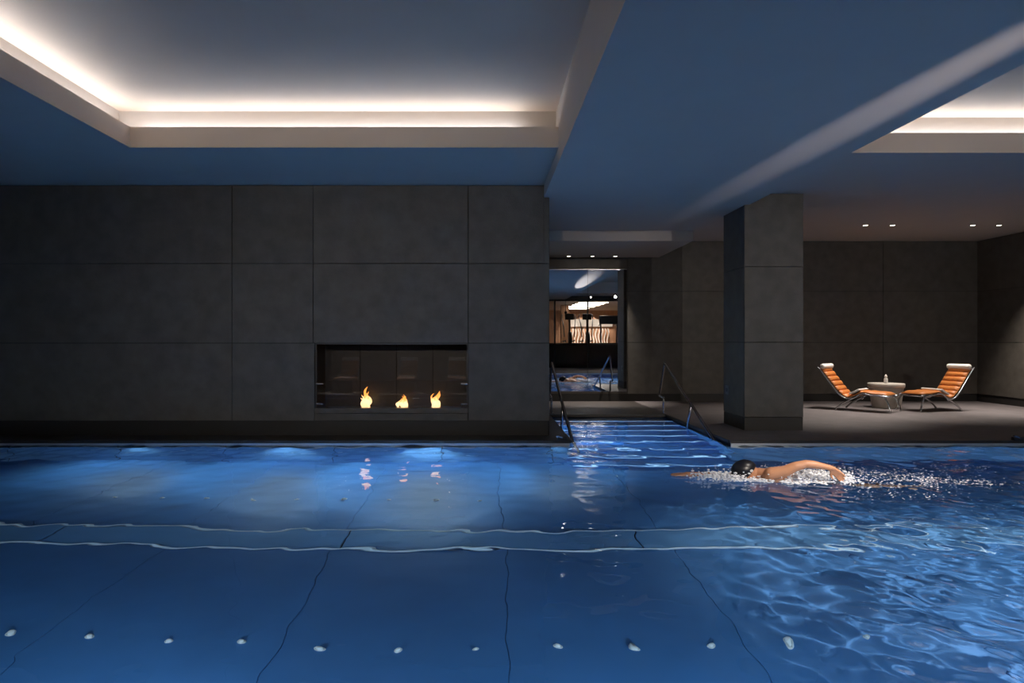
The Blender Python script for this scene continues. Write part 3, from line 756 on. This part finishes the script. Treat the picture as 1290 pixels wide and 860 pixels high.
# legs
for sy, dz in ((-1, 0.0), (1, -0.08)):
    B.chain([((3.58, yc+sy*0.085, -0.18), 0.095), ((3.78, yc+sy*0.09, -0.26+dz*0.3), 0.085), ((4.00, yc+sy*0.085, -0.36+dz), 0.058)])
    B.chain([((4.00, yc+sy*0.085, -0.36+dz), 0.058), ((4.13, yc+sy*0.085, -0.39+dz), 0.058), ((4.40, yc+sy*0.08, -0.45+dz*0.6), 0.036)])
    B.chain([((4.40, yc+sy*0.08, -0.45+dz*0.6), 0.038), ((4.50, yc+sy*0.08, -0.475+dz*0.6), 0.034), ((4.62, yc+sy*0.075, -0.475+dz*0.6), 0.02)])
body = fuse(B, 'body', 'skin', sw, 0.0062, 5)
# cap
Cp = Blob(); Cp.ell(hc+Vector((-0.004, 0, 0.006)), (0.136, 0.095, 0.112), (math.radians(12), math.radians(-6), 0), n=20)
capm = Cp.mesh('swim_cap'); bm = bmesh.new(); bm.from_mesh(capm)
bmesh.ops.bisect_plane(bm, geom=bm.verts[:]+bm.edges[:]+bm.faces[:], plane_co=hc+Vector((0.045, 0, -0.005)), plane_no=Vector((0.72, -0.05, -0.62)), clear_outer=True)
bm.to_mesh(capm); bm.free()
cap_o = new_obj('swim_cap', capm, 'cap', sw, True); sld = cap_o.modifiers.new('s', 'SOLIDIFY'); sld.thickness = 0.004; sld.offset = 1
ml = MB(); ml.lathe([(0.001, 0.0), (0.016, 0.0), (0.016, 0.004), (0.001, 0.004)], 14, ax='y')
em = ml.build('cap_mark', 'white', cap_o); em.location = hc+Vector((0.035, -0.098, 0.02)); em.rotation_euler = (math.radians(18), 0, 0)
G = MB(); G.tube([hc+Vector((0.03*math.cos(a)-0.012+0.02*math.sin(a), 0.090*math.cos(a), 0.0+0.0*a)) + Vector((0, 0, -0.01+0.11*math.sin(a))) for a in np.linspace(0, 2*PI, 28)], 0.004, 6)
G.build('goggle_strap', 'black', sw, True)
for sy in (-1, 1):
    gl = Blob(); gl.ell(hc+Vector((-0.012, sy*0.034-0.02, -0.095)), (0.026, 0.03, 0.018), n=8); gl.build('goggle_lens', 'blackglass', sw, True)
# trunks
Tk = Blob(); Tk.ell((3.60, yc+0.005, -0.178), (0.17, 0.166, 0.122), (0, math.radians(8), 0))
for sy, dz in ((-1, 0), (1, -0.08)): Tk.chain([((3.60, yc+sy*0.085, -0.182), 0.102), ((3.82, yc+sy*0.09, -0.277+dz*0.3), 0.094)])
fuse(Tk, 'swim_trunks', 'trunks', sw, 0.008, 5)

# splash: foam and droplets thrown up around the swimmer
ico = [(0, 0, 1)] + [(0.894*math.cos(i*2*PI/5), 0.894*math.sin(i*2*PI/5), 0.447) for i in range(5)] + [(0.894*math.cos((i+.5)*2*PI/5), 0.894*math.sin((i+.5)*2*PI/5), -0.447) for i in range(5)] + [(0, 0, -1)]
icf = [(0, 1+i, 1+(i+1) % 5) for i in range(5)] + [(1+i, 6+i, 1+(i+1) % 5) for i in range(5)] + [(1+(i+1) % 5, 6+i, 6+(i+1) % 5) for i in range(5)] + [(11, 6+(i+1) % 5, 6+i) for i in range(5)]
rs_ = np.random.RandomState(11)
def drops(cl, name, label):
    mb = MB()
    for (cx_, cy_, cz_, sx, sy, sz, n, r0, r1, flat) in cl:
        for i in range(n):
            x, y = rs_.normal(cx_, sx), rs_.normal(cy_, sy); z = WATER+0.002+cz_+abs(rs_.normal(0, sz))
            r = r0*(r1/r0)**rs_.rand(); b0 = len(mb.v); el = 1+rs_.rand()*flat*2.5; a = rs_.rand()*0.8-0.4
            for p in ico:
                px, py = p[0]*r*el, p[1]*r
                mb.v.append((x+px*math.cos(a)-py*math.sin(a), y+px*math.sin(a)+py*math.cos(a), z+p[2]*r*(1-0.7*flat)))
            mb.f += [tuple(b0+q for q in f) for f in icf]
    o = mb.build(name, 'foam', None, True)
    return tag(o, label, 'splash', kind='stuff')
drops([(3.42, 7.22, 0.0, 0.17, 0.06, 0.035, 900, 0.005, 0.022, 0.3), (3.40, 7.18, 0.0, 0.16, 0.10, 0.06, 500, 0.002, 0.007, 0.0),
       (3.72, 7.05, 0.0, 0.06, 0.07, 0.035, 260, 0.003, 0.014, 0.2), (3.3, 7.0, 0.0, 0.22, 0.04, 0.006, 240, 0.004, 0.014, 0.8)],
      'arm_splash', 'white foam splash boiling up beneath the bent arm of the swimmer')
drops([(2.50, 7.25, 0.0, 0.13, 0.06, 0.03, 650, 0.003, 0.016, 0.3), (2.62, 7.14, 0.0, 0.10, 0.05, 0.025, 350, 0.003, 0.014, 0.3), (2.75, 7.10, 0.0, 0.15, 0.03, 0.01, 200, 0.003, 0.012, 0.6)],
      'bow_splash', 'white splash in front of the black swim cap')
drops([(4.3, 7.5, 0.0, 0.45, 0.22, 0.006, 500, 0.002, 0.007, 0.9), (4.75, 7.0, 0.0, 0.40, 0.12, 0.006, 420, 0.002, 0.007, 0.9), (5.5, 7.9, 0, 0.25, 0.1, 0.004, 60, 0.003, 0.01, 1),
       (3.3, 7.75, 0, 0.35, 0.12, 0.01, 240, 0.002, 0.007, 0.6), (3.9, 6.6, 0, 0.35, 0.18, 0.006, 160, 0.002, 0.006, 0.8), (4.35, 7.2, 0, 0.22, 0.09, 0.012, 350, 0.002, 0.008, 0.5)],
      'wake_foam', 'scattered white foam flecks trailing behind the swimmer')

# ------------------------------------------------------------------ the gym behind the camera (seen in the mirror)
GZ, GC, GY = 1.0, 3.45, -14.6
st(box('floor_gym', GX0-0.5, GX1+0.7, GY, YFRONT-0.2, GZ-0.1, GZ, 'gymfloor'))
st(box('ceiling_gym', GX0-0.5, GX1+0.7, GY, YFRONT-0.2, GC, GC+0.1, 'gymceil'))
st(box('wall_gym_left', GX0-0.6, GX0-0.5, GY, YFRONT-0.2, GZ, GC, 'gymwall'))
st(box('wall_gym_right', GX1+0.7, GX1+0.8, GY, YFRONT-0.2, GZ, GC, 'gymwall'))
wg = st(box('wall_gym_back', GX0-0.6, GX1+0.8, GY-0.1, GY, GZ, GC, 'gymwood'), 'brown gym wall with white wavy slats seen in the mirror')
for i in range(16):
    x = 5.3+i*0.2
    pts = [(x+0.05*math.sin(i*0.6+k*0.7), GY+0.04, GZ+0.02+k*0.12) for k in range(11)]
    MB().tube(pts, 0.035, 6).build('slat', 'slat', wg, True)
box('white_band', 5.2, 8.6, GY+0.001, GY+0.05, 2.35, 2.85, 'slat', wg)
pt = empty('glass_partition', (0, YFRONT-0.1, 0), label='black framed gym glazing reflected in the mirror', cat='partition')
gxs = [GX0, 3.60, 5.30, 7.10, GX1]
for x in gxs: box('mullion', x-0.04, x+0.04, -0.05, 0.05, 0, ZB-0.02, 'mullion', pt)
for a, b in zip(gxs[:-1], gxs[1:]):
    box('transom', a+0.04, b-0.04, -0.045, 0.045, 1.20, 1.28, 'mullion', pt); box('head_rail', a+0.04, b-0.04, -0.045, 0.045, ZB-0.08, ZB-0.02, 'mullion', pt)
    box('glass_pane', a+0.04, b-0.04, -0.006, 0.006, 1.28, ZB-0.08, 'glass', pt); box('dark_panel', a+0.04, b-0.04, -0.02, 0.03, 0.0, 1.20, 'blackglass', pt)
for i in range(5):
    y = (-4.7, -6.0, -7.4, -9.2, -11.4)[i]
    o = empty('ceiling_light', (5.75, y, GC), label='long warm ceiling light bar in the gym, number %s from the glazing' % ['one', 'two', 'three', 'four', 'five'][i], cat='ceiling light', group='gym ceiling light bars')
    box('housing', -0.8, 0.8, -0.16, 0.16, -0.03, 0, 'white', o); box('diffuser', -0.77, 0.77, -0.13, 0.13, -0.04, -0.03, 'gymled', o)
for i, x in enumerate((5.67, 6.47, 7.3, 8.1)):
    downlight(x, GY+0.35, GC, 900, ['first', 'second', 'third', 'fourth'][i]+' gym wall washer from the left above the slatted wall', 1.2, (x, GY+0.1, GZ), 'gym wall washers')
for x, lb in ((4.6, 'brown clad gym pillar near the left of the mirror'), (8.6, 'brown clad gym pillar at the right of the mirror')):
    o = empty('gym_pillar', (x, -8.0, GZ), label=lb, cat='pillar')
    soft(box('shaft', -0.22, 0.22, -0.22, 0.22, 0.1, GC-GZ, 'gymwood', o), 0.01); soft(box('base', -0.25, 0.25, -0.25, 0.25, 0, 0.1, 'mullion', o), 0.01)
def trainer(x, y, lb, tread=False):
    o = empty('treadmill' if tread else 'cross_trainer', (x, y, GZ), label=lb, cat='treadmill' if tread else 'cross trainer')
    if tread:
        soft(box('deck', -0.38, 0.38, -0.9, 0.9, 0.08, 0.22, 'black', o), 0.02); box('belt', -0.25, 0.25, -0.85, 0.8, 0.22, 0.23, 'darksteel', o)
        for sx in (-1, 1): MB().tube([(sx*0.34, 0.75, 0.2), (sx*0.36, 0.85, 1.15)], 0.035).build('upright', 'darksteel', o, True); MB().tube([(sx*0.36, 0.85, 1.05), (sx*0.36, 0.35, 1.0)], 0.025).build('arm_rail', 'darksteel', o, True)
        soft(box('console', -0.42, 0.42, 0.78, 0.92, 1.05, 1.42, 'black', o), 0.03)
        for sx in (-1, 1): box('foot', sx*0.3-0.05, sx*0.3+0.05, -0.85, 0.85, 0, 0.08, 'darksteel', o)
    else:
        for yy in (-0.6, 0.6): MB().tube([(-0.3, yy, 0.04), (0.3, yy, 0.04)], 0.04).build('foot_bar', 'darksteel', o, True)
        MB().tube([(0, -0.6, 0.06), (0, 0.6, 0.06)], 0.05).build('spine', 'darksteel', o, True)
        MB().lathe([(0.05, -0.06), (0.30, -0.06), (0.32, 0.0), (0.30, 0.06), (0.05, 0.06)], 24, c=(0, 0.45, 0.42), ax='x').build('flywheel_cover', 'black', o, True)
        MB().tube(catmull([(0, 0.35, 0.4), (0, 0.3, 0.9), (0, 0.25, 1.32)], 5), 0.045).build('mast', 'darksteel', o, True)
        soft(box('console', -0.2, 0.2, 0.2, 0.3, 1.25, 1.52, 'black', o), 0.03)
        for sx in (-1, 1):
            MB().tube(catmull([(sx*0.22, 0.25, 0.5), (sx*0.25, 0.15, 1.0), (sx*0.30, -0.05, 1.3), (sx*0.28, -0.1, 1.5)], 5), 0.022).build('swing_arm', 'darksteel', o, True)
            soft(box('pedal', sx*0.18-0.08, sx*0.18+0.08, -0.45, -0.05, 0.28, 0.33, 'black', o), 0.015)
            MB().tube([(sx*0.18, -0.3, 0.28), (sx*0.2, 0.45, 0.35)], 0.025).build('pedal_bar', 'darksteel', o, True)
    o.scale = (1.2, 1.2, 1.2); return o
trainer(4.45, -4.75, 'dark cross trainer reflected near the left mullion of the mirror'); trainer(5.38, -4.8, 'dark cross trainer reflected at the middle mullion of the mirror')
trainer(6.45, -5.0, 'dark treadmill reflected at the right of the mirror', True)
